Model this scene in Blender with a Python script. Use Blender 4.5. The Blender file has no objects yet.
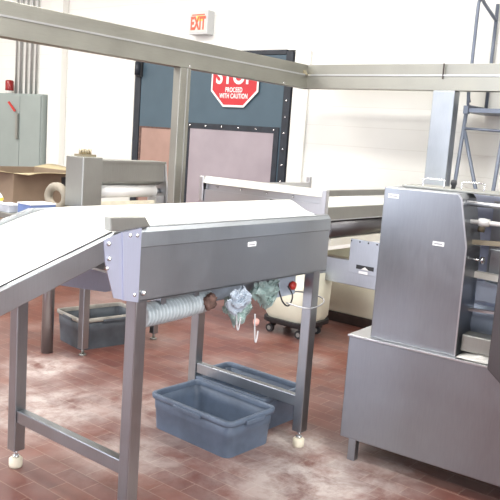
import bpy, math, random
from mathutils import Vector, Matrix, noise
random.seed(7)
S = bpy.context.scene
COL = S.collection
PI = math.pi
R = math.radians

# ------------------------------------------------------------------ materials
def new_mat(name):
    m = bpy.data.materials.new(name); m.use_nodes = True
    nt = m.node_tree; b = nt.nodes['Principled BSDF']
    return m, nt, b

def plain(name, col, rough=.5, metal=0., var=.06, scale=6., bump=0., emit=None, estr=0., spec=None, alpha=None, trans=None):
    m, nt, b = new_mat(name)
    tc = nt.nodes.new('ShaderNodeTexCoord')
    n = nt.nodes.new('ShaderNodeTexNoise'); n.inputs['Scale'].default_value = scale; n.inputs['Detail'].default_value = 5
    nt.links.new(tc.outputs['Object'], n.inputs['Vector'])
    r = nt.nodes.new('ShaderNodeValToRGB')
    r.color_ramp.elements[0].position = .3; r.color_ramp.elements[1].position = .7
    r.color_ramp.elements[0].color = tuple(max(0, c*(1-var)) for c in col)+(1,)
    r.color_ramp.elements[1].color = tuple(min(1, c*(1+var)) for c in col)+(1,)
    nt.links.new(n.outputs['Fac'], r.inputs['Fac']); nt.links.new(r.outputs['Color'], b.inputs['Base Color'])
    b.inputs['Roughness'].default_value = rough; b.inputs['Metallic'].default_value = metal
    if spec is not None: b.inputs['Specular IOR Level'].default_value = spec
    if bump:
        bp = nt.nodes.new('ShaderNodeBump'); bp.inputs['Strength'].default_value = bump; bp.inputs['Distance'].default_value = .01
        nt.links.new(n.outputs['Fac'], bp.inputs['Height']); nt.links.new(bp.outputs['Normal'], b.inputs['Normal'])
    if emit:
        b.inputs['Emission Color'].default_value = emit+(1,); b.inputs['Emission Strength'].default_value = estr
    if alpha is not None: b.inputs['Alpha'].default_value = alpha
    if trans is not None: b.inputs['Transmission Weight'].default_value = trans
    return m

def steel(name, col, rough=.36, var=.10, brush=(60, 60, 3), metal=1.0, smudge=.15):
    """brushed stainless steel: streaks along the grain and broad cloudy smudges"""
    m, nt, b = new_mat(name)
    tc = nt.nodes.new('ShaderNodeTexCoord')
    mp = nt.nodes.new('ShaderNodeMapping'); mp.inputs['Scale'].default_value = brush
    nt.links.new(tc.outputs['Object'], mp.inputs['Vector'])
    n1 = nt.nodes.new('ShaderNodeTexNoise'); n1.inputs['Scale'].default_value = 4; n1.inputs['Detail'].default_value = 4
    nt.links.new(mp.outputs['Vector'], n1.inputs['Vector'])
    n2 = nt.nodes.new('ShaderNodeTexNoise'); n2.inputs['Scale'].default_value = 3.5; n2.inputs['Detail'].default_value = 6
    nt.links.new(tc.outputs['Object'], n2.inputs['Vector'])
    mx = nt.nodes.new('ShaderNodeMath'); mx.operation = 'MULTIPLY_ADD'; mx.inputs[1].default_value = .45
    nt.links.new(n1.outputs['Fac'], mx.inputs[0])
    m2 = nt.nodes.new('ShaderNodeMath'); m2.operation = 'MULTIPLY'; m2.inputs[1].default_value = .55
    nt.links.new(n2.outputs['Fac'], m2.inputs[0]); nt.links.new(m2.outputs[0], mx.inputs[2])
    r = nt.nodes.new('ShaderNodeValToRGB'); r.color_ramp.elements[0].position = .3; r.color_ramp.elements[1].position = .7
    r.color_ramp.elements[0].color = tuple(c*(1-var) for c in col)+(1,)
    r.color_ramp.elements[1].color = tuple(min(1, c*(1+var)) for c in col)+(1,)
    nt.links.new(mx.outputs[0], r.inputs['Fac']); nt.links.new(r.outputs['Color'], b.inputs['Base Color'])
    mr = nt.nodes.new('ShaderNodeMapRange'); mr.inputs['To Min'].default_value = rough-smudge*.5; mr.inputs['To Max'].default_value = rough+smudge*.5
    mr.inputs['From Min'].default_value = .3; mr.inputs['From Max'].default_value = .7
    nt.links.new(mx.outputs[0], mr.inputs['Value']); nt.links.new(mr.outputs['Result'], b.inputs['Roughness'])
    b.inputs['Metallic'].default_value = metal
    return m

M = {}
M['steel'] = steel('brushed steel', (.43, .455, .48))
M['steel_panel'] = steel('brushed steel panel', (.44, .47, .50), rough=.42, var=.07)
M['steel_beam'] = steel('weathered steel beam', (.375, .37, .33), rough=.5, var=.12, brush=(3, 60, 60))
M['steel_leg'] = steel('steel tube', (.38, .40, .415), rough=.34, var=.08)
M['steel_machine'] = steel('machine steel', (.345, .36, .385), rough=.42, var=.08, brush=(30, 30, 3))
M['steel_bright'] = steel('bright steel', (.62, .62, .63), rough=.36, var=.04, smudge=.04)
M['steel_blue_reflect'] = steel('steel with painted blue reflection', (.60, .64, .80), rough=.35, var=.05, metal=.6)  # bluish window reflection put into the base colour
M['steel_dull'] = steel('dull steel', (.39, .39, .36), rough=.5, var=.12)
M['bolt'] = plain('bolt steel', (.75, .75, .75), .25, 1., .02)
M['belt'] = plain('white belt', (.86, .86, .80), .45, 0, .02, 3)
M['liner'] = plain('cream liner', (.80, .78, .68), .5, 0, .05, 5)
M['sticker'] = plain('white sticker', (.88, .88, .88), .5, 0, .02)
M['sticker_ink'] = plain('sticker ink', (.35, .35, .38), .5, 0, .02)
M['white_plastic'] = plain('white plastic', (.80, .79, .74), .45, 0, .04)
M['nylon'] = plain('cream nylon', (.80, .74, .58), .55, 0, .08, 20)
M['tote'] = plain('grey blue tote plastic', (.115, .15, .205), .42, 0, .18, 9, .05)
M['tote_dusty'] = plain('dusty tote rim', (.33, .31, .27), .6, 0, .3, 12, .05)
M['tote_dark'] = plain('dark tote plastic', (.085, .10, .115), .5, 0, .25, 9, .05)
M['nylon_dark'] = plain('grimy hose', (.30, .26, .20), .5, 0, .2, 10)
M['rail_reflect'] = plain('rail with painted pale reflection', (.56, .55, .50), .45, .2, .04, 5)  # steel rail whose white reflection is painted into its colour
M['cream_tub'] = plain('cream tub plastic', (.72, .70, .56), .5, 0, .08, 4)
M['black'] = plain('black rubber', (.025, .025, .027), .5, 0, .2)
M['dark_brown'] = plain('grimy dark base', (.06, .045, .04), .6, 0, .3, 10)
M['panel_grey'] = plain('grey green enamel', (.30, .345, .325), .45, 0, .04, 3)
M['conduit'] = plain('conduit', (.42, .43, .42), .4, .6, .06)
M['red'] = plain('red plastic', (.55, .04, .03), .35, 0, .1)
M['beacon'] = plain('beacon red', (.30, .02, .02), .25, 0, .1)
M['door_blue'] = plain('blue grey door', (.065, .105, .135), .55, 0, .06, 3)
M['door_dark'] = plain('dark door frame', (.02, .025, .035), .5, 0, .3, 8)
M['win_pink'] = plain('scuffed pinkish door window', (.38, .24, .195), .35, 0, .12, 3)
M['win_lilac'] = plain('scuffed lilac door window', (.36, .31, .335), .35, 0, .08, 3)
M['sign_red'] = plain('sign red', (.55, .03, .04), .4, 0, .03)
M['sign_white'] = plain('sign white', (.85, .85, .83), .4, 0, .02)
M['exit_box'] = plain('exit sign housing', (.62, .63, .62), .4, 0, .02)
M['exit_glow'] = plain('exit lit letters', (.8, .1, .05), .4, 0, .02, emit=(1., .05, .03), estr=.75)
M['exit_lamp'] = plain('exit lamp behind face', (.9, .4, .1), .4, 0, .02, emit=(1., .42, .06), estr=1.0)
M['exit_face'] = plain('exit sign face', (.72, .70, .62), .4, 0, .02)
M['cardboard'] = plain('cardboard', (.30, .225, .155), .8, 0, .10, 4)
M['cardboard_in'] = plain('cardboard flap', (.42, .35, .21), .8, 0, .08, 4)
M['blue_box'] = plain('blue carton', (.13, .19, .38), .6, 0, .15, 8)
M['grey_box'] = plain('pale grey carton', (.42, .44, .48), .6, 0, .2, 12)
M['yellow'] = plain('yellow label', (.75, .55, .08), .6, 0, .05)
M['ladder'] = plain('ladder grey paint', (.165, .19, .24), .4, .3, .1)
M['green_bag'] = plain('green plastic film', (.27, .36, .34), .3, 0, .3, 14, .3)
M['blue_bag'] = plain('pale blue plastic film', (.40, .46, .53), .3, 0, .25, 12, .3)
M['hose'] = plain('corrugated pale plastic', (.50, .56, .58), .35, 0, .12, 20)
M['stain'] = plain('rusty rag', (.13, .075, .06), .8, 0, .5, 30, .4)
M['strap'] = plain('white strap', (.66, .67, .68), .4, 0, .08)
M['tag_pink'] = plain('pink tag', (.78, .42, .36), .5, 0, .1)
M['drum'] = plain('pale blue drum', (.42, .49, .62), .4, 0, .1)
M['brass'] = plain('tarnished brass', (.40, .35, .25), .4, .7, .15, 20)
M['roller'] = plain('white roller', (.78, .77, .74), .35, 0, .03)
M['flour'] = plain('flour', (.80, .78, .74), .9, 0, .08, 30, .4)
M['slab'] = steel('dark machine guard', (.16, .155, .16), rough=.45, var=.1)

# painted block wall
def wall_mat(name, block=True, axis='YZ'):
    m, nt, b = new_mat(name)
    tc = nt.nodes.new('ShaderNodeTexCoord'); sp = nt.nodes.new('ShaderNodeSeparateXYZ'); cb = nt.nodes.new('ShaderNodeCombineXYZ')
    nt.links.new(tc.outputs['Object'], sp.inputs[0])
    nt.links.new(sp.outputs['Y' if axis[0] == 'Y' else 'X'], cb.inputs['X']); nt.links.new(sp.outputs['Z'], cb.inputs['Y'])
    br = nt.nodes.new('ShaderNodeTexBrick'); br.inputs['Scale'].default_value = 1
    br.inputs['Brick Width'].default_value = 30; br.inputs['Row Height'].default_value = .228
    br.inputs['Mortar Size'].default_value = .006; br.inputs['Mortar Smooth'].default_value = .6
    br.inputs['Color1'].default_value = (.87, .865, .815, 1); br.inputs['Color2'].default_value = (.865, .86, .81, 1)
    br.inputs['Mortar'].default_value = (.80, .79, .735, 1)
    nt.links.new(cb.outputs[0], br.inputs['Vector'])
    n = nt.nodes.new('ShaderNodeTexNoise'); n.inputs['Scale'].default_value = 1.2; n.inputs['Detail'].default_value = 6
    nt.links.new(tc.outputs['Object'], n.inputs['Vector'])
    mx = nt.nodes.new('ShaderNodeMix'); mx.data_type = 'RGBA'; mx.blend_type = 'MULTIPLY'; mx.inputs[0].default_value = .12
    nt.links.new(br.outputs['Color'], mx.inputs[6]); nt.links.new(n.outputs['Fac'], mx.inputs[7])
    nt.links.new(mx.outputs[2], b.inputs['Base Color'])
    bp = nt.nodes.new('ShaderNodeBump'); bp.invert = True; bp.inputs['Strength'].default_value = .2; bp.inputs['Distance'].default_value = .006
    nt.links.new(br.outputs['Fac'], bp.inputs['Height']); nt.links.new(bp.outputs['Normal'], b.inputs['Normal'])
    b.inputs['Roughness'].default_value = .5
    return m
M['block'] = wall_mat('painted block wall')
M['block_x'] = wall_mat('painted block wall side', axis='XZ')
M['drab'] = plain('drab grey-blue wall paint', (.22, .23, .25), .6, 0, .05, 1.5)
M['drab2'] = plain('pale grey wall paint', (.45, .46, .48), .6, 0, .05, 1.5)
M['paint'] = plain('white paint', (.82, .815, .76), .5, 0, .02, 2)
M['ceiling'] = plain('ceiling', (.62, .62, .60), .8, 0, .04, 1)

# quarry tile floor with spilled flour
def floor_mat():
    m, nt, b = new_mat('quarry tile floor')
    N = nt.nodes.new; L = nt.links.new
    tc = N('ShaderNodeTexCoord'); mp = N('ShaderNodeMapping'); mp.inputs['Rotation'].default_value = (0, 0, R(90))
    L(tc.outputs['Object'], mp.inputs['Vector'])
    br = N('ShaderNodeTexBrick'); br.inputs['Scale'].default_value = 1
    br.inputs['Brick Width'].default_value = .205; br.inputs['Row Height'].default_value = .104
    br.inputs['Mortar Size'].default_value = .0035; br.inputs['Mortar Smooth'].default_value = .5; br.inputs['Bias'].default_value = 0
    br.inputs['Color1'].default_value = (.170, .062, .044, 1); br.inputs['Color2'].default_value = (.125, .046, .038, 1)
    br.inputs['Mortar'].default_value = (.21, .12, .092, 1)
    L(mp.outputs[0], br.inputs['Vector'])
    n = N('ShaderNodeTexNoise'); n.inputs['Scale'].default_value = 5; n.inputs['Detail'].default_value = 8; n.inputs['Roughness'].default_value = .65
    L(tc.outputs['Object'], n.inputs['Vector'])
    # flour: soft heaps around fixed places on the floor, broken up by noise
    blobs = [(.95, -.25, .75, .85), (.55, .55, .6, .55), (1.25, .05, .4, .8), (.55, 1.35, .75, .8), (1.0, 1.95, .45, .9), (.25, -.35, .55, .5), (1.0, 1.0, .7, .5), (1.9, 1.2, .5, .4), (-.1, 1.2, .5, .45), (1.4, -.45, .35, .5), (2.6, .9, .3, .3)]
    acc = None
    for x, y, rad, w in blobs:
        vd = N('ShaderNodeVectorMath'); vd.operation = 'DISTANCE'; vd.inputs[1].default_value = (x, y, 0)
        L(tc.outputs['Object'], vd.inputs[0])
        mr = N('ShaderNodeMapRange'); mr.interpolation_type = 'SMOOTHSTEP'
        mr.inputs['From Min'].default_value = 0; mr.inputs['From Max'].default_value = rad
        mr.inputs['To Min'].default_value = w; mr.inputs['To Max'].default_value = 0
        L(vd.outputs['Value'], mr.inputs['Value'])
        if acc is None: acc = mr.outputs['Result']
        else:
            a = N('ShaderNodeMath'); a.operation = 'MAXIMUM'; L(acc, a.inputs[0]); L(mr.outputs['Result'], a.inputs[1]); acc = a.outputs[0]
    n2 = N('ShaderNodeTexNoise'); n2.inputs['Scale'].default_value = 4.2; n2.inputs['Detail'].default_value = 12; n2.inputs['Roughness'].default_value = .72; n2.inputs['Distortion'].default_value = .25
    L(tc.outputs['Object'], n2.inputs['Vector'])
    r2 = N('ShaderNodeMapRange'); r2.inputs['From Min'].default_value = .34; r2.inputs['From Max'].default_value = .60; L(n2.outputs['Fac'], r2.inputs['Value'])
    mu = N('ShaderNodeMath'); mu.operation = 'MULTIPLY'; L(acc, mu.inputs[0]); L(r2.outputs['Result'], mu.inputs[1])
    # faint dust everywhere
    n3 = N('ShaderNodeTexNoise'); n3.inputs['Scale'].default_value = 1.7; n3.inputs['Detail'].default_value = 8; L(tc.outputs['Object'], n3.inputs['Vector'])
    r3 = N('ShaderNodeMapRange'); r3.inputs['From Min'].default_value = .45; r3.inputs['From Max'].default_value = .8; r3.inputs['To Max'].default_value = .22; L(n3.outputs['Fac'], r3.inputs['Value'])
    ad = N('ShaderNodeMath'); ad.operation = 'MAXIMUM'; L(mu.outputs[0], ad.inputs[0]); L(r3.outputs['Result'], ad.inputs[1])
    mx0 = N('ShaderNodeMix'); mx0.data_type = 'RGBA'; mx0.blend_type = 'OVERLAY'; mx0.inputs[0].default_value = .5
    L(br.outputs['Color'], mx0.inputs[6]); L(n.outputs['Fac'], mx0.inputs[7])
    mx = N('ShaderNodeMix'); mx.data_type = 'RGBA'; L(ad.outputs[0], mx.inputs[0]); L(mx0.outputs[2], mx.inputs[6]); mx.inputs[7].default_value = (.62, .56, .52, 1)
    L(mx.outputs[2], b.inputs['Base Color'])
    rr = N('ShaderNodeMapRange'); rr.inputs['To Min'].default_value = .36; rr.inputs['To Max'].default_value = .8; L(ad.outputs[0], rr.inputs['Value']); L(rr.outputs['Result'], b.inputs['Roughness'])
    bp = N('ShaderNodeBump'); bp.inputs['Strength'].default_value = .3; bp.inputs['Distance'].default_value = .004; bp.invert = True
    L(br.outputs['Fac'], bp.inputs['Height']); L(bp.outputs['Normal'], b.inputs['Normal'])
    return m
M['floor'] = floor_mat()

# ------------------------------------------------------------------ mesh building
class MB:
    def __init__(s): s.v = []; s.f = []; s.sm = []
    def _add(s, vs, fs, smooth=False):
        o = len(s.v); s.v += [tuple(v) for v in vs]; s.f += [tuple(i+o for i in f) for f in fs]; s.sm += [smooth]*len(fs); return s
    def box(s, x0, x1, y0, y1, z0, z1):
        vs = [(x, y, z) for z in (z0, z1) for y in (y0, y1) for x in (x0, x1)]
        return s._add(vs, [(0, 2, 3, 1), (4, 5, 7, 6), (0, 1, 5, 4), (2, 6, 7, 3), (0, 4, 6, 2), (1, 3, 7, 5)])
    def prism(s, pts, axis, a, b):
        """polygon extruded along an axis. axis 'x': pts=(y,z); 'y': pts=(x,z); 'z': pts=(x,y)"""
        def P(p, t): return {'x': (t, p[0], p[1]), 'y': (p[0], t, p[1]), 'z': (p[0], p[1], t)}[axis]
        n = len(pts); vs = [P(p, a) for p in pts]+[P(p, b) for p in pts]
        fs = [tuple(range(n)), tuple(range(2*n-1, n-1, -1))]+[(i, i+n, (i+1) % n+n, (i+1) % n) for i in range(n)]
        return s._add(vs, fs)
    def bar(s, p0, p1, w, h, up=(0, 0, 1)):
        p0, p1 = Vector(p0), Vector(p1); d = (p1-p0).normalized(); up = Vector(up)
        a = d.cross(up).normalized(); c = a.cross(d).normalized()
        vs = [p+a*i*w/2+c*j*h/2 for p in (p0, p1) for j in (-1, 1) for i in (-1, 1)]
        return s._add(vs, [(0, 1, 3, 2), (4, 6, 7, 5), (0, 4, 5, 1), (2, 3, 7, 6), (0, 2, 6, 4), (1, 5, 7, 3)])
    def tube(s, pts, r, n=12, closed=False, rs=None):
        pts = [Vector(p) for p in pts]; k = len(pts); rings = []; prev = None
        for i, p in enumerate(pts):
            if closed: d = pts[(i+1) % k]-pts[i-1]
            else: d = pts[min(i+1, k-1)]-pts[max(i-1, 0)]
            d.normalize()
            if prev is None:
                a = d.orthogonal().normalized()
            else:
                a = (prev-d*prev.dot(d)).normalized()
            prev = a; b = d.cross(a); rr = rs[i] if rs else r
            rings.append([p+a*rr*math.cos(2*PI*j/n)+b*rr*math.sin(2*PI*j/n) for j in range(n)])
        vs = [v for r_ in rings for v in r_]; fs = []
        for i in range(k if closed else k-1):
            i2 = (i+1) % k
            fs += [(i*n+j, i*n+(j+1) % n, i2*n+(j+1) % n, i2*n+j) for j in range(n)]
        s._add(vs, fs, True)
        if not closed:
            o = len(s.v)-len(vs)
            s.f += [tuple(o+j for j in range(n-1, -1, -1)), tuple(o+(k-1)*n+j for j in range(n))]; s.sm += [False, False]
        return s
    def cyl(s, p0, p1, r, n=20, r2=None): return s.tube([p0, p1], r, n, rs=[r, r if r2 is None else r2])
    def lathe(s, c, prof, n=24, axis='z'):
        c = Vector(c); vs = []
        for (r, h) in prof:
            for j in range(n):
                a = 2*PI*j/n; u, v = r*math.cos(a), r*math.sin(a)
                vs.append(c+Vector({'z': (u, v, h), 'x': (h, u, v), 'y': (u, h, v)}[axis]))
        k = len(prof); fs = [(i*n+j, i*n+(j+1) % n, (i+1)*n+(j+1) % n, (i+1)*n+j) for i in range(k-1) for j in range(n)]
        s._add(vs, fs, True)
        o = len(s.v)-len(vs); s.f += [tuple(o+j for j in range(n)), tuple(o+(k-1)*n+j for j in range(n))]; s.sm += [False]*2
        return s
    def grid(s, fn, nu, nv, smooth=True, closed_u=False):
        vs = [fn(i/nu, j/nv) for j in range(nv+1) for i in range(nu+1)]
        return s._add(vs, [(j*(nu+1)+i, j*(nu+1)+i+1, (j+1)*(nu+1)+i+1, (j+1)*(nu+1)+i) for j in range(nv) for i in range(nu)], smooth)
    def build(s, name, mat, parent=None, bevel=0, thick=0, seg=2):
        me = bpy.data.meshes.new(name); me.from_pydata(s.v, [], s.f); me.materials.append(M[mat] if isinstance(mat, str) else mat)
        for p, sm in zip(me.polygons, s.sm): p.use_smooth = sm
        import bmesh
        bm = bmesh.new(); bm.from_mesh(me); bmesh.ops.recalc_face_normals(bm, faces=bm.faces); bm.to_mesh(me); bm.free()
        me.update()
        o = bpy.data.objects.new(name, me); COL.objects.link(o)
        if parent: o.parent = parent
        if thick:
            md = o.modifiers.new('thickness', 'SOLIDIFY'); md.thickness = thick; md.offset = 0
        if bevel:
            md = o.modifiers.new('bevel', 'BEVEL'); md.width = bevel; md.segments = seg; md.limit_method = 'ANGLE'; md.angle_limit = R(40)
        return o

def thing(name, label, cat, loc=(0, 0, 0), rotz=0, group=None):
    o = bpy.data.objects.new(name, None); COL.objects.link(o); o.location = loc; o.rotation_euler = (0, 0, rotz)
    o.empty_display_size = .1; return tag(o, label, cat, group)
def tag(o, label, cat, group=None):
    o['label'] = label; o['category'] = cat
    if group: o['group'] = group
    return o
def part_label(o, label): o['label'] = label; return o
def struct(o): o['kind'] = 'structure'; return o
def copy_tree(o, parent=None):
    c = o.copy(); COL.objects.link(c)
    if parent: c.parent = parent
    for ch in o.children: copy_tree(ch, c)
    return c
def text_part(name, body, size, mat, parent, origin, right, up, bold=0., extrude=.002, sx=1., spacing=1.):
    cu = bpy.data.curves.new(name, 'FONT'); cu.body = body; cu.size = size; cu.extrude = extrude; cu.offset = bold
    cu.align_x = 'CENTER'; cu.align_y = 'CENTER'; cu.space_character = spacing
    t = bpy.data.objects.new(name+'_c', cu); COL.objects.link(t)
    bpy.context.view_layer.update()
    dg = bpy.context.evaluated_depsgraph_get(); me = bpy.data.meshes.new_from_object(t.evaluated_get(dg))
    bpy.data.objects.remove(t); me.materials.clear(); me.materials.append(M[mat])
    r, u = Vector(right).normalized(), Vector(up).normalized(); n = r.cross(u)
    mat4 = Matrix(((r.x*sx, u.x, n.x, origin[0]), (r.y*sx, u.y, n.y, origin[1]), (r.z*sx, u.z, n.z, origin[2]), (0, 0, 0, 1)))
    me.transform(mat4); me.name = name
    o = bpy.data.objects.new(name, me); COL.objects.link(o); o.parent = parent
    return o

def dots(name, mat, parent, p_list, axis, r=.01, h=.008):
    """one small disc per point, each a part of its own"""
    first = None
    for p in p_list:
        if first is None:
            first = MB().lathe((0, 0, 0), [(0, -h), (r*.7, -h*.9), (r, 0)], 12, axis).build(name, mat, parent); o = first
        else:
            o = first.copy(); COL.objects.link(o)
        o.location = p
# ------------------------------------------------------------------ the room
X0, X1, Y0, Y1, ZC = -5.5, 5.7, -5.0, 11.5, 4.6
struct(MB().box(X0, X1, Y0, Y1, -.1, 0).build('floor', 'floor'))
struct(MB().box(X0, X1, Y0, Y1, ZC, ZC+.1).build('ceiling', 'ceiling'))
DY0, DY1, DZ = 3.49, 6.33, 2.72                       # the doorway in the back wall
bw = MB().box(X1, X1+.3, Y0, DY0, 0, ZC).box(X1, X1+.3, DY1, Y1, 0, ZC).box(X1, X1+.3, DY0, DY1, DZ, ZC)
struct(bw.build('wall_back', 'block'))
struct(MB().box(X0-.1, X1, Y1, Y1+.1, 0, ZC).build('wall_left', 'block_x'))
struct(MB().box(X0-.1, X1, Y0-.1, Y0, 0, ZC).build('wall_right', 'drab2'))
struct(MB().box(X0-.1, X0, Y0, Y1, 0, ZC).build('wall_front', 'drab'))
struct(MB().box(X1-.12, X1, 8.0, 8.33, 0, ZC).build('trim_1', 'paint', bevel=.01))          # pilaster
struct(MB().box(X1-.035, X1, 3.24, 3.47, 0, 2.70).build('trim_2', 'paint', bevel=.006))       # door casing, right
struct(MB().box(X1-.035, X1, DY1+.02, DY1+.22, 0, 2.70).build('trim_3', 'paint', bevel=.006)) # door casing, left
# dark sheet in place of the shaded space behind the door opening
struct(MB().box(X1+.28, X1+.30, DY0, DY1, 0, DZ).build('dark_backing', 'door_dark'))

# impact doors
def impact_door(label, y0, y1, win_mat, zwin, rim):
    t = thing('swing_door', label, 'door', (X1-.02, (y0+y1)/2, 0))
    t['kind'] = 'structure'
    h = (y1-y0)/2
    MB().box(-.02, .02, -h, h, .03, 2.66).build('door_leaf', 'door_blue', t, .004)
    w = MB().box(-.028, -.02, -h+rim, h-rim, .35, zwin); w.build('window_panel', win_mat, t, .002)
    if rim < .08: zt = .02
    else: zt = .075
    f = MB().box(-.034, -.021, -h+.02, h-.02, zwin, zwin+zt).box(-.034, -.021, -h+.02, -h+rim, .30, zwin).box(-.034, -.021, h-rim, h-.02, .30, zwin)
    fr = f.build('window_frame', 'door_dark' if rim > .08 else 'stain', t)
    if rim > .08:
        dots('bolt', 'bolt', fr, [(-.034, -h+.1+(2*h-.2)*i/5, zwin+.04) for i in range(6)], 'x', .016, .01)
    return t
dl = impact_door('left blue-grey swing door leaf with scuffed pinkish window, behind the roller trough', 5.33, 6.20, 'win_pink', 1.655, .06)
dl.name = 'door_1'
dr = impact_door('right blue-grey swing door leaf carrying the red stop sign and a lilac window', 3.60, 5.26, 'win_lilac', 1.69, .10)
dr.name = 'door_2'
MB().box(-.03, .025, -.43, -.31, .03, 2.66).build('edge_seal', 'door_dark', dl)
o = MB().box(X1-.05, X1-.004, 3.49, 3.59, 0, 2.70).build('trim_4', 'door_dark'); struct(o)
dots('bolt', 'bolt', o, [(X1-.05, 3.54, .9+i*.2) for i in range(9)], 'x', .016, .01)
o = MB().box(X1-.05, X1-.004, 6.205, 6.32, 0, 2.72).build('trim_6', 'door_dark'); struct(o)
struct(MB().box(X1-.05, X1-.004, 3.595, 6.20, 2.665, 2.72).build('trim_5', 'door_dark'))
cl = MB().box(-.07, -.02, .40, .52, 2.38, 2.62).build('hinge_bracket', 'black', dl, .01)
MB().cyl((-.10, .44, 2.40), (-.10, .44, 2.58), .04).build('pivot', 'door_dark', cl)

# stop sign
st = thing('stop_sign', 'red octagonal stop sign with white letters on the blue door', 'sign', (X1-.065, 4.39, 2.34))
def octa(w, h, cy=.40):
    a, b_ = w/2, h/2; c = w*.28/1
    return [(-a, -b_+c*.9), (-a+c, -b_), (a-c, -b_), (a, -b_+c*.9), (a, b_-c*.9), (a-c, b_), (-a+c, b_), (-a, b_-c*.9)]
MB().prism(octa(.81, .69), 'x', -.004, .004).build('border', 'sign_white', st)
MB().prism(octa(.755, .635), 'x', -.007, -.004).build('face', 'sign_red', st)
rt_, up_ = (0, -1, 0), (0, 0, 1)
text_part('lettering', 'STOP', .30, 'sign_white', st, (-.009, 0, .05), rt_, up_, .008, .001, .86, 1.06)
text_part('lettering', 'PROCEED', .088, 'sign_white', st, (-.009, 0, -.125), rt_, up_, .002, .001, .72, 1.08)
text_part('lettering', 'WITH CAUTION', .088, 'sign_white', st, (-.009, 0, -.205), rt_, up_, .002, .001, .70, 1.08)

# exit sign
ex = thing('exit_sign', 'white boxed exit sign with lit red letters high on the block wall', 'sign', (X1, 5.04, 3.09))
MB().box(-.13, 0, -.165, .165, -.155, .155).build('housing', 'exit_box', ex, .01)
MB().box(-.136, -.129, -.135, .135, -.125, .125).build('face_plate', 'exit_face', ex)
MB().box(-.139, -.135, -.10, .03, .015, .085).build('glowing_lamp', 'exit_lamp', ex)
text_part('lettering', 'EXIT', .235, 'exit_glow', ex, (-.140, 0, -.02), rt_, up_, .008, .002, .56)
MB().box(-.141, -.136, -.115, .115, .09, .105).build('red_stripe', 'exit_glow', ex)

# ------------------------------------------------------------------ overhead steel frame
fr = thing('overhead_frame', 'heavy stainless steel overhead frame on posts crossing in front of the wall', 'frame', (5.0, 2.85, 0))
def beam_profile(): return [(0, 2.2), (0, 2.345), (.012, 2.352), (.026, 2.352), (.022, 2.46), (.12, 2.46), (.12, 2.2)]
# left run lies along X at y=2.82 (face towards -Y); right run lies along Y at x=5.03 (face towards -X)
pl = [(2.82-2.85+a, z) for a, z in beam_profile()]
MB().prism(pl, 'x', -6.5, .15).build('left_beam', 'steel_beam', fr, .004)
pr_ = [(5.03-5.0+a, z) for a, z in beam_profile()]
MB().prism(pr_, 'y', -4.6, .09).build('right_beam', 'steel_beam', fr, .004)
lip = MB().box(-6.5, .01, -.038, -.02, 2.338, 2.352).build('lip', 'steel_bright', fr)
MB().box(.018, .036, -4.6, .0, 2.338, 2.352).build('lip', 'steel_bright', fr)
MB().box(.015, .03, -1.655, -1.645, 2.31, 2.46).build('joint_seam', 'dark_brown', fr)
MB().prism([(2.80-2.85, 2.34), (2.90-2.85, 2.465), (2.88-2.85, 2.34)], 'x', -.02, .03).build('corner_weld', 'brass', fr)
p = MB().box(-1.97, -1.83, -.03, .06, .02, 2.2).build('post', 'steel_beam', fr, .006)
MB().box(-1.885, -1.878, -.036, -.03, .02, 2.2).build('weld_line', 'steel_bright', p)
MB().box(-2.0, -1.8, -.06, .09, 0, .02).build('base_plate', 'steel_dull', p)
p = MB().box(.03, .15, -1.79, -1.56, .02, 2.2).build('post', 'steel', fr, .006)
MB().box(0, .18, -1.83, -1.52, 0, .02).build('base_plate', 'steel_dull', p)
for px in (-5.8,):
    p = MB().box(px, px+.12, -.03, .06, .02, 2.2).build('post', 'steel_beam', fr, .006)
p = MB().box(.03, .15, -4.55, -4.35, .02, 2.2).build('post', 'steel', fr, .006)
for k in (-1.86, -.4):
    MB().cyl((k, -.03, 2.215), (k, -.042, 2.215), .012, 8).build('bolt', 'bolt', fr)

# ------------------------------------------------------------------ electrical cabinet, beacon, conduits
CY = 8.36
ec = thing('electrical_cabinet', 'grey-green two-door electrical cabinet standing against the back wall', 'cabinet', (5.50, CY, 0))
MB().box(0, .19, 0, 1.9, 0, 2.08).build('body', 'panel_grey', ec, .01)
for a, b_ in ((.02, .585), (.60, 1.25), (1.27, 1.88)):
    d = MB().box(-.02, 0, a, b_, .1, 2.05).build('door', 'panel_grey', ec, .006)
h = MB().box(-.06, -.02, .60, .66, 1.32, 1.75).build('switch_plate', 'steel_dull', ec, .006)
MB().bar((-.06, .66, 1.78), (-.11, .78, 1.93), .03, .03).build('lever', 'red', h)
bc = thing('warning_beacon', 'red warning beacon on top of the grey electrical cabinet', 'beacon', (5.57, 9.40, 2.08))
MB().lathe((0, 0, 0), [(.0, 0), (.06, 0), (.06, .04), (.055, .05)], 24).build('base', 'white_plastic', bc)
MB().lathe((0, 0, .05), [(.068, 0), (.072, .02), (.070, .16), (.05, .175), (0, .175)], 24).build('lens', 'beacon', bc)
for i, (yy, r_) in enumerate(((9.354, .018), (9.221, .024), (9.062, .018), (8.919, .022), (8.778, .018))):
    lab = ['first', 'second', 'third', 'fourth', 'fifth'][i]
    c = MB().cyl((5.665, yy, 2.08), (5.665, yy, ZC), r_, 12).build('conduit', 'conduit')
    tag(c, 'grey metal conduit rising from the electrical cabinet, %s from the left' % lab, 'pipe', 'conduits above the electrical cabinet')

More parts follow.
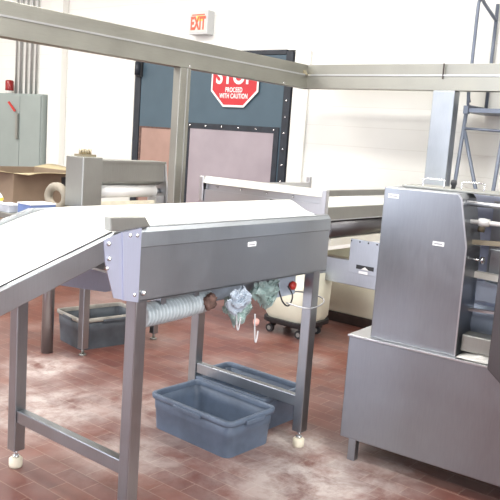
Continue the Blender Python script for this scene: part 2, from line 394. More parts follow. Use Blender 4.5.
# ------------------------------------------------------------------ bulk cardboard box
gb = thing('cardboard_box', 'big open brown cardboard bulk box with folded flaps left of the steel hopper', 'box', (2.70, 4.9, 0), R(2))
W_, H_, t_ = 1.08, 1.06, .012
MB().box(0, W_, 0, t_, 0, H_).box(0, W_, W_-t_, W_, 0, H_).box(0, t_, t_, W_-t_, 0, H_).box(W_-t_, W_, t_, W_-t_, 0, H_).box(t_, W_-t_, t_, W_-t_, 0, .02).build('box_body', 'cardboard', gb)
def flap(pts): return MB().grid(lambda u, v: tuple(Vector(pts[0]).lerp(Vector(pts[1]), u).lerp(Vector(pts[3]).lerp(Vector(pts[2]), u), v)+Vector((0, 0, .012*math.sin(u*9)*v))), 10, 2)
flap([(0, 0, H_), (W_, 0, H_), (W_-.02, -.24, H_+.06), (.02, -.24, H_+.0)]).build('flap', 'cardboard_in', gb, thick=.008)
flap([(0, W_, H_), (0, 0, H_), (-.22, .02, H_+.02), (-.22, W_-.02, H_+.05)]).build('flap', 'cardboard_in', gb, thick=.008)
flap([(W_, 0, H_), (W_, W_, H_), (W_+.2, W_, H_+.03), (W_+.2, .02, H_+.03)]).build('flap', 'cardboard_in', gb, thick=.008)
MB().box(.64, .72, -.004, 0, .82, 1.02).build('hand_hole', 'black', gb)

# ------------------------------------------------------------------ work table behind, with hopper and cartons
wt = thing('work_table', 'low steel table behind the incline carrying the hopper and small cartons', 'table', (1.2, 1.93, 0))
TZ = .985
MB().box(-.22, 1.0, 0, .62, TZ-.04, TZ).build('tabletop', 'steel_dull', wt, .004)
def sq_leg(x, y, s=.055):
    l = MB().box(x-s/2, x+s/2, y-s/2, y+s/2, .05, TZ-.04).build('leg', 'steel_leg', wt, .004)
    MB().cyl((x, y, 0), (x, y, .012), .026, 14).cyl((x, y, .012), (x, y, .05), .01, 10).build('foot', 'steel_dull', l)
    return l
sq_leg(.17, .07); sq_leg(.86, .07, .05); sq_leg(.90, .33, .05)
MB().cyl((.02, .28, 0), (.02, .28, TZ-.04), .042, 24).build('round_leg', 'steel_leg', wt)

hp = thing('hopper', 'stainless flour trough with square end box and white roller, behind the belt', 'hopper', (1.315, 2.0, 1.03))
MB().box(.01, .81, .01, .18, TZ-1.03, 0).build('base_frame', 'steel_dull', hp)
MB().box(0, .17, 0, .19, .02, .37).build('end_box', 'steel_dull', hp, .006)
MB().box(.02, .15, .02, .17, 0, .02).build('foot_block', 'dark_brown', hp)
MB().prism([(.03, .34), (.03, .20), (.09, .17), (.17, .17), (.17, .34)], 'x', .17, .80).build('trough', 'steel_dull', hp, .004)
MB().box(.17, .80, .015, .19, .335, .35).build('trough_rim', 'steel_dull', hp)
MB().cyl((.17, .08, .125), (.74, .08, .125), .045, 24).build('roller', 'roller', hp)
MB().box(.17, .74, .02, .035, .035, .06).build('drip_rail', 'nylon', hp)
MB().box(.25, .52, .05, .15, .0, .04).build('tray', 'white_plastic', hp, .004)
e = MB().prism([(0, 0), (.19, 0), (.19, .35), (.03, .35), (0, .16)], 'x', .80, .815).build('end_plate', 'steel_bright', hp)
MB().cyl((.74, .08, .125), (.80, .08, .125), .02, 14).build('bearing', 'steel', e)
MB().box(.70, .78, .0, .10, .0, .09).build('bracket', 'steel_bright', hp, .004)
k = MB().box(.03, .15, .05, .14, .37, .385)
for i in range(5): k.cyl((.04+i*.022, .09, .385), (.04+i*.022, .09, .42), .009, 10)
k.build('fitting', 'brass', hp)
wheel = MB().tube([(-.17+.0, .25+.10*math.cos(a), .05+.075*math.sin(a)) for a in [2*PI*i/24 for i in range(24)]], .03, 10, True)
wo = wheel.build('hose_coil', 'nylon_dark'); wo.location = (1.52, 2.075, TZ+.06)
tag(wo, 'coiled grey hose lying beside the square end of the hopper', 'hose')

bx = thing('carton', 'small blue and pale grey carton on the table beyond the white incline', 'box', (1.02, 2.18, TZ))
MB().box(0, .20, -.02, .13, 0, .075).build('carton_body', 'blue_box', bx, .003)
MB().box(-.002, .202, -.022, .132, .075, .083).build('lid', 'sticker', bx)
bx = thing('carton', 'pale grey flat carton between the blue carton and the yellow-striped bag', 'box', (1.00, 2.42, TZ))
MB().box(0, .10, -.04, .10, 0, .05).build('carton_body', 'grey_box', bx, .003)
MB().box(-.002, .102, -.042, .102, .05, .056).build('lid', 'sticker', bx)
bx = thing('flour_bag', 'white paper bag with a yellow stripe at the left edge of the picture', 'bag', (1.06, 2.44, TZ))
def bagfn(u, v):
    a = 2*PI*u; k = 1-.25*abs(2*v-1)**3
    return (.0+.08*k*math.copysign(abs(math.cos(a))**.6, math.cos(a)), .08+.06*k*math.copysign(abs(math.sin(a))**.6, math.sin(a)), .12*v)
bx.location = (.99, 2.51, TZ)
wt_ext = None
MB().grid(bagfn, 24, 8).build('bag_body', 'white_plastic', bx)
MB().grid(lambda u, v: (bagfn(u, .35+.2*v)[0]*1.02, .08+(bagfn(u, .35+.2*v)[1]-.08)*1.02, .065+.022*v), 24, 2).build('yellow_stripe', 'yellow', bx)

# ------------------------------------------------------------------ main conveyor
cv = thing('belt_conveyor', 'stainless steel belt conveyor with white belt, inclined at left, on square legs', 'conveyor', (0, 0, 0))
L_, WD = 1.322, .80
SL = .335; TB = 1.24
sp = MB().box(0, L_, 0, .004, .953, 1.17)
spo = sp.build('side_panel', 'steel_panel', cv)
MB().prism([(-.006, 1.166), (-.002, 1.222), (.014, 1.240), (.018, 1.240), (.004, 1.160)], 'x', 0, L_).build('folded_hem', 'steel_panel', spo)
MB().box(0, L_, .012, .033, 1.234, 1.242).build('top_flange', 'steel', spo, .002)
MB().box(0, L_, 0, .03, .950, .956).build('bottom_lip', 'steel', spo)
stk = MB().box(.655, .715, -.0015, 0, 1.122, 1.143).build('label', 'sticker', spo)
MB().box(.663, .707, -.002, -.0014, 1.128, 1.133).build('print', 'sticker_ink', stk)
MB().prism([(.12, .955), (.2, .86), (.5, .79), (L_, .79), (L_, 1.2), (.12, 1.2)], 'y', WD-.03, WD-.026).build('far_side_panel', 'steel_blue_reflect', cv)
MB().box(L_-.004, L_, .004, WD-.03, .97, 1.19).build('end_panel', 'steel_panel', cv)
MB().box(.12, L_, .02, WD-.04, 1.0, 1.01).build('belt_pan', 'steel_dull', cv)
# belt: level run, slight skew of the bend, then down the incline; rounded nose at the far end
def belt_top():
    XN, XF = -.07, .05
    xs = [-1.35, -.9, -.5, -.25, -.12, -.06, -.02, .02, .06, .12, .3, .7, 1.1, 1.3, 1.36, 1.39, 1.40]
    rows = []
    for x in xs:
        row = []
        for j in range(7):
            v = j/6; y = .035+v*(.675-.035); xb = XN+(XF-XN)*v
            d = x; t = x+xb
            if x < 0: z = TB+SL*x*1.0; 
            else: z = TB
            # round the bend a little
            if abs(x) < .13: z = TB-SL*(x-.13)**2/(4*.13)
            if x > 1.3: z = TB-(.05-math.sqrt(max(0, .05**2-(max(0, x-1.35))**2))) if x > 1.35 else TB
            if x > .8: t += (x-.8)/.6*(-.08+.60*v)
            row.append((t, y, z))
        rows.append(row)
    return rows
rows = belt_top(); mb = MB()
vs = [v for r_ in rows for v in r_]; nv = 7
mb._add(vs, [(i*nv+j, (i+1)*nv+j, (i+1)*nv+j+1, i*nv+j+1) for i in range(len(rows)-1) for j in range(nv-1)], True)
bo = mb.build('belt', 'belt', cv); md = bo.modifiers.new('t', 'SOLIDIFY'); md.thickness = .006; md.offset = -1
MB().cyl((1.29, .035, TB-.053), (1.82, .68, TB-.053), .042, 24).build('end_roller', 'steel', cv)
# incline side rails
def rail(y0, y1, name):
    a, b_ = -1.40, -.105
    def z(x, off): return 1.262+SL*x+off
    q = MB().prism([(a, z(a, -.004)), (b_, z(b_, -.004)), (b_-.0, z(b_, -.085)), (a, z(a, -.085))], 'y', y0, y1)
    return q.build(name, 'steel', cv, .003)
r1 = rail(0, .03, 'incline_rail')
MB().prism([(-1.40, 1.262-SL*1.4-.006), (-.11, 1.262-SL*.11-.006), (-.11, 1.262-SL*.11-.001), (-1.40, 1.262-SL*1.4-.001)], 'y', -.002, .030).build('rail_flange', 'steel', r1)
MB().prism([(-1.40, 1.262-SL*1.4-.03), (-.11, 1.262-SL*.11-.03), (-.11, 1.262-SL*.11+.002), (-1.40, 1.262-SL*1.4+.002)], 'y', .030, .036).build('gap_strip', 'black', r1)  # black strip drawn as the dark gap between rail and belt
s_ = MB().prism([(-.55, 1.262-SL*.55-.0005), (-.34, 1.262-SL*.34-.0005), (-.34, 1.262-SL*.34+.001), (-.55, 1.262-SL*.55+.001)], 'y', .006, .022).build('label', 'sticker', r1)
def frail():
    z = lambda x, off: TB+SL*x+off
    return MB().prism([(-1.4, z(-1.4, .004)), (.0, z(0, -.004)), (.0, z(0, -.075)), (-1.4, z(-1.4, -.07))], 'y', .68, .71).build('incline_rail', 'steel', cv, .003)
frail()
MB().box(.0, 1.80, .68, .70, 1.16, TB-.004).build('far_rail', 'steel', cv, .003)
# gusset plates at the bend
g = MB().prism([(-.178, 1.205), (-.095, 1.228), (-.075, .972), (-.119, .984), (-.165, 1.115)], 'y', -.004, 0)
go = g.build('gusset_plate', 'steel_blue_reflect', cv)
g2 = MB().prism([(-.095, 1.228), (0, 1.240), (0, .953), (-.075, .970)], 'y', -.009, .002).build('corner_plate', 'steel_blue_reflect', cv)
dots('bolt', 'bolt', cv, [(x, -.004, z) for (x, z) in ((-.155, 1.19), (-.15, 1.135), (-.16, 1.10), (-.055, 1.215), (-.02, 1.213), (-.02, .985))], 'y', .010, .008)
cp = MB().prism([(-.150, 1.285), (.022, 1.281), (.050, 1.243), (-.02, 1.240), (-.09, 1.232), (-.145, 1.235)], 'y', -.004, .034).build('bend_cover', 'steel_dull', cv, .003)
# legs
def leg(x0, y0, ztop, s=.058):
    l = MB().box(x0, x0+s, y0, y0+s, .085, ztop).build('leg', 'steel_leg', cv, .004)
    cx, cy = x0+s/2, y0+s/2
    f = MB().lathe((cx, cy, 0), [(.0, 0), (.029, 0), (.031, .008), (.031, .04), (.024, .046), (0, .046)], 20).build('foot_pad', 'nylon', l)
    MB().cyl((cx, cy, .045), (cx, cy, .088), .009, 12).lathe((cx, cy, .046), [(0, 0), (.017, 0), (.017, .012), (0, .012)], 6).build('threaded_stem', 'bolt', l)
    return l
leg(0, .002, .99); leg(0, .775, 1.12); leg(1.215, .002, .96); leg(1.215, .775, .98)
l = MB().lathe((.03, -.001, .985), [(0, -.01), (.008, -.009), (.012, 0)], 12, 'y').build('bolt', 'bolt', cv)
MB().box(.008, .050, .06, .775, .228, .288).build('stretcher', 'steel_leg', cv, .004)
MB().box(1.223, 1.265, .06, .775, .218, .278).build('stretcher', 'steel_leg', cv, .004)

# stuff hung underneath
def crumple(c, size, seed, n=28, m=18):
    c = Vector(c)
    def fn(u, v):
        a = 2*PI*u; b_ = PI*v
        d = Vector((math.cos(a)*math.sin(b_), math.sin(a)*math.sin(b_), math.cos(b_)))
        k = 1+.30*noise.noise(d*1.8+Vector((seed, 0, 0)))+.16*noise.noise(d*5+Vector((0, seed, 0)))+.06*noise.noise(d*14)
        return tuple(c+Vector((d.x*size[0]*k, d.y*size[1]*k, d.z*size[2]*k)))
    return MB().grid(fn, n, m)
hs = thing('corrugated_duct', 'pale corrugated plastic duct hanging under the steel side panel', 'duct', (0, 0, 0))
pts = []; rs = []
for i in range(200):
    t = i/199; x = .12+.40*t; pts.append((x, .10, .862-.006*math.sin(t*3)+.02*t)); rs.append(.046+.006*math.sin(t*20*2*PI))
MB().tube(pts, .05, 20, rs=rs).build('duct', 'hose', hs)
crumple((.475, .045, .885), (.04, .02, .035), 3).build('rag', 'stain', hs)
MB().box(.2, .23, .07, .13, .90, .953).build('hanger', 'steel', hs)
MB().box(.40, .43, .07, .13, .91, .953).build('hanger', 'steel', hs)
hd = tag(MB().box(.60, 1.2, .17, .22, .84, .948).build('wiring_tray', 'blue_bag'), 'pale blue sheet tray under the middle of the steel side panel', 'tray')
def film(name, mat, c, size, seed, label):
    """crumpled film: a sagging, sharply folded pouch"""
    c = Vector(c)
    def fn(u, v):
        a = 2*PI*u; q = math.sin(PI*(.04+.92*v))**.5
        px, py = math.cos(a), math.sin(a)
        sq = 1/max(abs(px), abs(py))**.6
        d = Vector((px*sq*q, py*sq*q, 1-2*v))
        k = noise.noise(Vector((d.x*2.2+seed, d.z*2.0, d.y)))
        k2 = abs(noise.noise(Vector((d.x*6+seed, d.y*6, d.z*5))))
        return tuple(c+Vector((d.x*size[0]*(1+.35*k), d.y*size[1]*(1+.9*k-1.1*k2), d.z*size[2]*(1+.3*k)-.5*size[2]*k2+.25*size[2]*math.sin(d.x*3+seed))))
    o = MB().grid(fn, 40, 22).build(name, mat)
    for p in o.data.polygons: p.use_smooth = False
    return tag(o, label, 'bag', 'plastic bags under the conveyor')
film('plastic_bag', 'green_bag', (.70, .065, .835), (.085, .028, .068), 11, 'crumpled green plastic bag hanging under the conveyor, the left one')
film('plastic_bag', 'green_bag', (.90, .065, .885), (.10, .028, .070), 23, 'larger crumpled green plastic bag under the conveyor, nearer the red knob')
film('plastic_bag', 'blue_bag', (.585, -.03, .895), (.065, .020, .050), 31, 'crumpled pale blue plastic bag beside the corrugated duct')
def loop(p0, p1, drop, w=.01, name='strap', lab='', cat='strap'):
    pts = []
    for i in range(25):
        t = i/24; p = Vector(p0).lerp(Vector(p1), t); p.z -= drop*(1-abs(2*t-1)**2.2); pts.append(p)
    o = MB().tube(pts, w/2, 8).build(name, 'strap'); return tag(o, lab, cat, 'loose straps under the conveyor')
loop((.60, .0, .93), (.64, .0, .80), .11, .007, lab='white strap loop hanging below the left green bag')
loop((.745, .0, .80), (.79, .01, .71), .09, .007, lab='longer white strap loop dangling lowest under the conveyor')
tg = crumple((.835, .06, .735), (.022, .01, .018), 5, 12, 8).build('paper_tag', 'tag_pink'); tag(tg, 'small pink tag caught on the dangling strap under the conveyor', 'tag')
es = thing('control_box', 'blue-grey control box with a red knob under the right end of the conveyor', 'control box', (0, 0, 0))
MB().box(.99, 1.20, .10, .16, .82, .948).build('enclosure', 'blue_bag', es, .005)
MB().lathe((1.15, .10, .875), [(0, -.03), (.02, -.028), (.024, -.015), (.014, -.01), (.014, 0)], 16, 'y').build('red_knob', 'red', es)
pts = [(1.02, .09, .92), (1.02, .07, .86), (1.04, .06, .81), (1.07, .05, .785), (1.10, .05, .80), (1.105, .05, .84), (1.09, .07, .88)]
def smooth(pts, n=6):
    P = [Vector(p) for p in pts]; out = []
    for i in range(len(P)-1):
        p0, p1, p2, p3 = P[max(i-1, 0)], P[i], P[i+1], P[min(i+2, len(P)-1)]
        for k in range(n):
            t = k/n; out.append(.5*((2*p1)+(p2-p0)*t+(2*p0-5*p1+4*p2-p3)*t*t+(3*p1-p0-3*p2+p3)*t**3))
    out.append(P[-1]); return out
MB().tube(smooth(pts), .004, 8).build('cable', 'black', es)
MB().tube(smooth([(1.07, .06, .80), (1.15, -.02, .775), (1.25, -.04, .79), (1.30, .0, .81), (1.24, .09, .83), (1.14, .12, .835)]), .004, 8).build('cable', 'steel_bright', es)

# ------------------------------------------------------------------ plastic totes
def tote(label, loc, rz, mat='tote', rim='tote', group=None, size=(.385, .60, .20)):
    a, b_, h = size; t = thing('plastic_tote', label, 'tote', loc, rz, group)
    def ring(w, d, z, r=.04, n=5):
        out = []
        for cx, cy, a0 in ((w/2-r, d/2-r, 0), (-w/2+r, d/2-r, 90), (-w/2+r, -d/2+r, 180), (w/2-r, -d/2+r, 270)):
            for i in range(n): an = R(a0+90*i/(n-1)); out.append((cx+r*math.cos(an), cy+r*math.sin(an), z))
        return out
    def shell(rings, caps):
        n = len(rings[0]); vs = [v for q in rings for v in q]; m = MB()
        fs = [(i*n+j, i*n+(j+1) % n, (i+1)*n+(j+1) % n, (i+1)*n+j) for i in range(len(rings)-1) for j in range(n)]
        m._add(vs, fs, True)
        if caps: 
            o = 0; m._add(rings[0], [tuple(range(n))]); m._add(rings[-1], [tuple(range(n))])
        return m
    bi = .032
    m = shell([ring(a-bi*1.5, b_-bi*1.5, 0), ring(a-bi*1.1, b_-bi*1.1, h*.55), ring(a-bi*.95, b_-bi*.95, h*.57), ring(a-bi*.7, b_-bi*.7, h-.012), ring(a-bi*.7-.012, b_-bi*.7-.012, h-.012), ring(a-bi-.014, b_-bi-.014, h*.55), ring(a-bi*1.5-.02, b_-bi*1.5-.02, .03)], True)
    m.build('tote_body', mat, t)
    def rz_(z0): return z0
    m = shell([ring(a-.035, b_-.035, h-.028, .04), ring(a-.004, b_-.004, h-.028, .045), ring(a, b_, h-.02, .045), ring(a, b_, h-.004, .045), ring(a-.01, b_-.01, h, .04), ring(a-.034, b_-.034, h, .035), ring(a-.042, b_-.042, h-.006, .03), ring(a-.044, b_-.044, h-.028, .03)], False)
    m.build('rim', rim, t)
    hl = []
    for sgn in (-1, 1):
        MB().box(-.07, .07, sgn*b_/2-.012, sgn*b_/2+.004, h-.035, h-.012).build('handle', mat, t, .004)
        MB().box(sgn*a/2-.010, sgn*a/2+.003, -.1, .1, h-.034, h-.014).build('handle', mat, t, .004)
    rb = MB(); zz = .032
    for k_ in (.16, .26, .34):
        w, d = (a-bi*1.5)-k_*.45, (b_-bi*1.5)-k_*.6
        rb.tube([(x, y, zz) for x, y, _ in ring(w, d, 0)], .005, 6, True)
    rb.build('floor_rib', rim if rim != 'tote' else 'drum', t)
    return t
tote('blue-grey plastic tote on the floor under the conveyor, the nearer of the pair', (1.005, .445, 0), R(-2))
tote('blue-grey plastic tote under the crossbar, pushed behind the nearer tote', (1.41, .55, 0), R(-1))
tote('dirty grey plastic tote with dusty tan rim on the floor behind the left legs', (1.715, 2.22, 0), R(80), 'tote_dark', 'tote_dusty', size=(.40, .57, .235))

# ------------------------------------------------------------------ receiving conveyor behind
rc = thing('receiving_conveyor', 'open stainless framed conveyor section behind the right end of the belt', 'conveyor', (2.92, 1.07, 0))
LX, LY = 1.65, 1.29
for i, (x, y) in enumerate(((0, 0), (0, LY), (LX, 0), (LX, LY))):
    MB().box(x-.0, x+.045, y, y+.045, 1.03, 1.25).build('corner_post', 'steel_bright', rc, .006)
MB().prism([(.0, 1.19), (.03, 1.25), (.05, 1.25), (.05, 1.19)], 'y', .045, LY).build('top_rail', 'rail_reflect', rc, .002)
MB().box(.045, LX, .0, .045, 1.20, 1.248).build('top_rail', 'steel_dull', rc, .003)
MB().box(.045, LX, .0, .03, 1.015, 1.112).build('lower_rail', 'steel_dull', rc, .003)
MB().box(.045, LX, -.004, .0, 1.010, 1.018).build('lower_lip', 'steel_bright', rc)
MB().box(.01, LX, LY, LY+.04, 1.02, 1.19).build('far_rail', 'steel_bright', rc, .003)
MB().box(.05, .058, .045, LY, 1.03, 1.195).build('inner_panel', 'steel_bright', rc)
pn = MB().box(.02, .03, .045, LY, 1.0, 1.135).build('end_panel', 'steel_bright', rc)
sl = MB().box(.012, .02, .38, .62, 1.105, 1.132).build('slot_plate', 'steel_bright', pn)
MB().box(.008, .013, .41, .55, 1.112, 1.124).build('slot', 'black', sl)
dots('bolt', 'bolt', rc, [(.05, .35+i*.27, 1.165) for i in range(4)], 'x', .011, .008)
MB().box(.06, LX, .035, LY-.01, 1.10, 1.115).build('inner_belt', 'belt', rc)
MB().cyl((.10, .07, .94), (LX, .07, .94), .08, 32).build('drive_roller', 'slab', rc)
MB().box(.06, LX, .08, LY-.1, .80, .815).build('return_belt', 'liner', rc)
MB().box(.15, LX, .02, .06, .80, .86).build('return_rail', 'liner', rc, .003)
MB().box(.02, .10, .05, .20, .76, .83).build('bracket', 'blue_bag', rc, .004)
# front cross beam and guard plate
MB().box(.30, .36, -.40, 1.05, .49, .69).build('cross_beam', 'steel', rc, .004)
gp = MB().box(.272, .280, -.35, -.09, .60, .872).build('guard_plate', 'steel', rc, .002)
MB().box(.281, .34, -.35, -.09, .60, .86).build('gear_box', 'steel_dull', rc)
MB().box(.266, .273, -.32, -.165, .640, .672).build('slot', 'black', gp)
MB().prism([(-.28, .640), (-.245, .662), (-.21, .640)], 'x', .262, .267).build('flour_lump', 'flour', gp)
MB().box(.268, .272, -.27, -.19, .575+.03, .595+.03).build('label', 'sticker', gp)
dots('bolt', 'black', gp, [(.272, -.33+i*.077, .855) for i in range(4)], 'x', .007, .006)
MB().box(.30, .33, .90, .96, .69, 1.02).build('hanger', 'steel_dull', rc)
for x, y in ((.53, .35), (1.55, .10), (1.55, 1.22)):
    MB().box(x-.025, x+.025, y-.025, y+.025, 0, 1.03).build('leg', 'steel_leg', rc, .004)

# cream tubs
def rr_ring(w, d, z, r, n=6, cx0=0, cy0=0):
    out = []
    for cx, cy, a0 in ((w/2-r, d/2-r, 0), (-w/2+r, d/2-r, 90), (-w/2+r, -d/2+r, 180), (w/2-r, -d/2+r, 270)):
        for i in range(n): an = R(a0+90*i/(n-1)); out.append((cx0+cx+r*math.cos(an), cy0+cy+r*math.sin(an), z))
    return out
def loft(rings):
    n = len(rings[0]); m = MB()
    m._add([v for q in rings for v in q], [(i*n+j, i*n+(j+1) % n, (i+1)*n+(j+1) % n, (i+1)*n+j) for i in range(len(rings)-1) for j in range(n)], True)
    m._add(rings[0], [tuple(range(n))]); m._add(rings[-1], [tuple(range(n))]); return m
tb = thing('ingredient_bin', 'cream rounded ingredient bin on black casters behind the right leg', 'bin', (3.19, 1.44, 0))
loft([rr_ring(.38, .40, .13, .09), rr_ring(.42, .45, .17, .10), rr_ring(.44, .47, .55, .10), rr_ring(.42, .45, .55, .10), rr_ring(.38, .40, .20, .08)]).build('bin_body', 'cream_tub', tb)
loft([rr_ring(.38, .40, .085, .08), rr_ring(.44, .46, .10, .10), rr_ring(.44, .46, .135, .10)]).build('bumper', 'black', tb)
for sx in (-1, 1):
    for sy in (-1, 1):
        c = MB().box(sx*.13-.02, sx*.13+.02, sy*.15-.02, sy*.15+.02, .05, .09).build('caster', 'dark_brown', tb)
        MB().cyl((sx*.13-.05, sy*.15, .035), (sx*.13-.02, sy*.15, .035), .035, 18).build('wheel', 'black', c)
        MB().cyl((sx*.13-.053, sy*.15, .035), (sx*.13-.05, sy*.15, .035), .018, 14).build('hub', 'steel_dull', c)
tb = thing('dough_tub', 'large cream tub on a dark base left of the machine housing', 'tub', (4.10, 1.18, 0))
loft([rr_ring(.60, .86, .09, .06), rr_ring(.68, .94, .12, .07), rr_ring(.70, .96, .62, .07), rr_ring(.67, .93, .62, .06), rr_ring(.60, .86, .16, .05)]).build('tub_body', 'cream_tub', tb)
loft([rr_ring(.56, .82, .0, .05), rr_ring(.64, .90, .06, .06), rr_ring(.68, .94, .10, .07)]).build('base', 'dark_brown', tb)

# ------------------------------------------------------------------ right machine (local: x to the right along its front, y away, z up)
mc = thing('sheeting_machine', 'large stainless steel dough machine with sloped-edge housing on a wide base', 'machine', (1.29, -.19, 0), R(-86.4))
MB().box(0, 1.30, 0, .74, .113, .650).build('base_cabinet', 'steel_machine', mc, .006)
MB().box(-.004, 1.304, -.006, .745, .648, .658).build('top_edge', 'steel_bright', mc, .002)
for x, y in ((.05, .005), (1.2, .005), (.05, .68), (1.2, .68)):
    MB().box(x, x+.042, y, y+.042, 0, .115).build('leg', 'steel_machine', mc, .003)
hsg = MB().prism([(.103, .657), (.543, .657), (.541, 1.175), (.494, 1.395), (.474, 1.418), (.103, 1.416)], 'y', .03, .235).build('housing', 'steel_machine', mc, .006)
part_label(hsg, 'tall steel cover with a sloping right edge')
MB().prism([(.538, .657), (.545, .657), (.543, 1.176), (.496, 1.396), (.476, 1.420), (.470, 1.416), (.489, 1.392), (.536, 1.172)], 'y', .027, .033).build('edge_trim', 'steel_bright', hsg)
for (x, z) in ((.155, 1.375), (.405, 1.175)):
    s1 = MB().box(x-.028, x+.028, .0285, .030, z-.010, z+.010).build('label', 'sticker', hsg)
    MB().box(x-.02, x+.02, .028, .0286, z-.003, z+.003).build('print', 'sticker_ink', s1)
lid = MB().box(.14, 1.0, .15, .40, 1.418, 1.43).build('top_plate', 'steel_dull', mc, .003)
for x in (.245, .44):
    MB().tube(smooth([(x, .16, 1.43), (x, .16, 1.455), (x+.008, .16, 1.466), (x+.10, .16, 1.468), (x+.108, .16, 1.458), (x+.108, .16, 1.43)], 5), .0035, 8).build('handle', 'bolt', lid)
MB().lathe((.385, .20, 1.43), [(0, 0), (.01, 0), (.01, .015), (.016, .022), (.014, .04), (0, .045)], 14).build('knob', 'black', lid)
# bars between housing and far guard
MB().cyl((.49, .10, 1.375), (1.0, .10, 1.375), .012, 14).build('cross_bar', 'steel_bright', mc)
rb = MB().cyl((.50, .12, 1.29), (1.0, .12, 1.30), .011, 14).build('roller_shaft', 'roller', mc)
MB().lathe((.575, .12, 1.292), [(0, -.02), (.018, -.02), (.02, 0), (.018, .03), (0, .03)], 16, 'x').build('collar', 'roller', rb)
MB().lathe((.555, .17, 1.255), [(0, -.015), (.014, -.015), (.014, .012), (0, .012)], 14, 'x').build('knob', 'brass', mc)
MB().bar((.53, .12, 1.195), (1.0, .12, 1.225), .02, .022).build('cross_bar', 'brass', mc)
cb_ = MB().cyl((.53, .12, 1.115), (.585, .12, 1.115), .006, 10).build('bolt', 'bolt', mc)
MB().lathe((.585, .12, 1.115), [(0, 0), (.018, 0), (.018, .014), (0, .014)], 6, 'x').build('bolt_head', 'bolt', cb_)
MB().box(.25, 1.0, .46, .47, .66, 1.40).build('back_panel', 'steel_blue_reflect', mc)
MB().box(.53, 1.0, .40, .41, .95, 1.38).build('inner_plate', 'steel_bright', mc)
MB().box(.58, 1.0, .25, .30, .98, 1.16).build('scraper_block', 'steel', mc, .006)
MB().bar((.54, .20, 1.035), (1.0, .20, 1.02), .04, .03).build('white_guide', 'white_plastic', mc)
MB().prism([(.20, 1.0), (.30, .99), (.30, .93), (.20, .905)], 'x', .55, 1.0).build('feed_chute', 'drum', mc, .004)
MB().bar((.54, .17, .865), (1.0, .17, .89), .03, .012).build('chute_lip', 'steel_bright', mc)
MB().cyl((.50, .28, .80), (1.0, .28, .80), .075, 28).build('drum', 'drum', mc)
MB().box(.555, 1.0, .06, .16, .685, .765).build('bearing_block', 'steel_dull', mc, .006)
def heap(u, v):
    x = .55+.25*u; y = .02+.2*v
    return (x, y, .66+.03*math.sin(PI*u)*math.sin(PI*v)*(1+.6*noise.noise(Vector((x*30, y*30, 0)))))
fl = MB().grid(heap, 16, 12).build('spilled_flour', 'flour', mc)
fl['kind'] = 'stuff'
MB().prism([(.735, .672), (.82, .60), (1.15, .60), (1.15, 1.42), (.735, 1.42)], 'y', -.10, -.02).build('front_guard', 'slab', mc, .006)
MB().box(1.0, 1.15, -.02, .5, .66, 1.40).build('end_housing', 'steel_machine', mc, .006)

# ------------------------------------------------------------------ rolling ladder at right
ld = thing('rolling_ladder', 'tall grey painted platform ladder with handrails standing by the block wall', 'ladder', (5.24, .985, 0))
def T(pts, name, r=.018, parent=ld): return MB().tube(pts, r, 12).build(name, 'ladder', parent)
PZ = 2.05; XR = .42
# side frames at local y=0 and y=-.40; front (towards the room) at x=-.06, rear at x=XR
for y in (0, -.40):
    T([(-.06, y, PZ), (-.06, y+.045, 1.2), (-.06, y+.08, .05)], 'front_leg', .019)
    T(smooth([(-.02, y, PZ+.06), (-.06, y, PZ+.14), (-.06, y, 2.5), (-.06, y, 2.98), (-.04, y, 3.07), (.02, y, 3.09), (.10, y, 3.06), (XR, y, 2.96)], 6), 'handrail', .017)
    T([(XR, y, PZ), (XR, y, 3.12)], 'rear_post', .018)
    T(smooth([(-.06, y, PZ+.12), (-.04, y, PZ+.03), (.04, y, PZ+.02), (XR, y, PZ+.02)], 6), 'toe_rail', .014)
    MB().cyl((-.06, y+.085, .05), (-.06, y+.045, .05), .05, 20).build('wheel', 'black', ld)
    MB().box(-.09, -.035, y-.025, y+.025, PZ-.06, PZ+.02).build('corner_clamp', 'ladder', ld, .005)
T([(-.06, 0, PZ-.22), (-.06, -.19, 1.24), (-.06, -.36, .60)], 'brace', .018)
T([(XR, -.40, PZ), (XR, -.34, .03)], 'rear_leg', .018)
T([(-.06, .01, PZ-.20), (-.06, -.39, PZ-.21)], 'crossbar', .014)
T([(-.06, .06, .45), (-.06, -.34, .45)], 'crossbar', .014)
MB().box(-.07, XR+.02, -.42, .02, PZ-.045, PZ).build('platform', 'ladder', ld, .004)
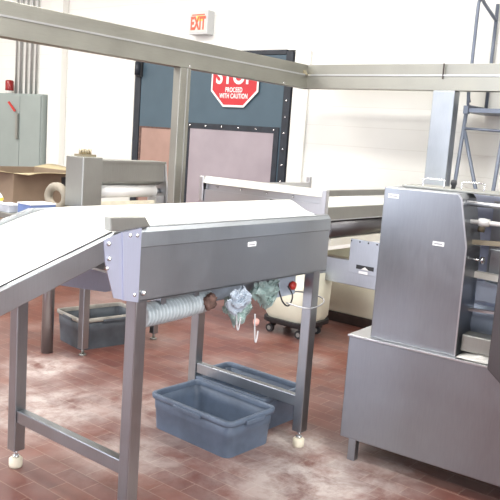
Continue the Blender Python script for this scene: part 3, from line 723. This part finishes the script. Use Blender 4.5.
for x in (-.06, XR): T([(x, -.40, PZ), (x, -1.5, .04)], 'stringer', .02)
for i in range(7):
    k_ = (i+1)/8; z = PZ-PZ*k_; y = -.40-1.1*k_
    MB().box(-.06, XR, y-.08, y+.08, z-.015, z+.015).build('step', 'ladder', ld, .003)

# ------------------------------------------------------------------ lights
def area(name, loc, size, energy, col=(1, 1, 1), rot=(0, 0, 0)):
    l = bpy.data.lights.new(name, 'AREA'); l.shape = 'RECTANGLE'; l.size, l.size_y = size; l.energy = energy; l.color = col
    o = bpy.data.objects.new(name, l); COL.objects.link(o); o.location = loc; o.rotation_euler = rot; return o
for x in (-3.2, -.1, 2.9):
    for y in (-2.5, 1.6, 5.4, 9.0):
        area('ceiling_lamp', (x, y, ZC-.12), (.5, 2.2), 122, (1, .985, .94))
area('fill_light', (X0+.1, 3.5, 2.6), (5.5, 2.4), 400, (.80, .86, 1.0), (0, R(-90), 0))  # bluish daylight from behind the camera, strengthened as frontal fill
area('fill_light', (-1.5, Y0+.1, 2.4), (5.0, 2.2), 260, (.90, .94, 1.0), (R(90), 0, 0))  # fill added to brighten the -Y faces, no known window here
w = bpy.data.worlds.new('world'); S.world = w; w.use_nodes = True
w.node_tree.nodes['Background'].inputs[0].default_value = (.8, .85, 1, 1); w.node_tree.nodes['Background'].inputs[1].default_value = .3

# ------------------------------------------------------------------ camera
cam = bpy.data.cameras.new('camera'); cam.sensor_width = 36; cam.lens = 742.3/500*36
co = bpy.data.objects.new('camera', cam); COL.objects.link(co)
r = Vector((0.62821885, -0.7748823, 0.06998932)); u = Vector((0.07148144, 0.14705892, 0.98654147)); f = Vector((0.77474608, 0.61476101, -0.14777489))
mw = Matrix((r, u, -f)).transposed().to_4x4(); mw.translation = Vector((-1.91569208, -2.05498634, 1.6)); co.matrix_world = mw
S.camera = co
S.view_settings.view_transform = 'Standard'; S.view_settings.look = 'None'; S.view_settings.gamma = 1; S.view_settings.use_curve_mapping = False
S.view_settings.exposure = -0.12
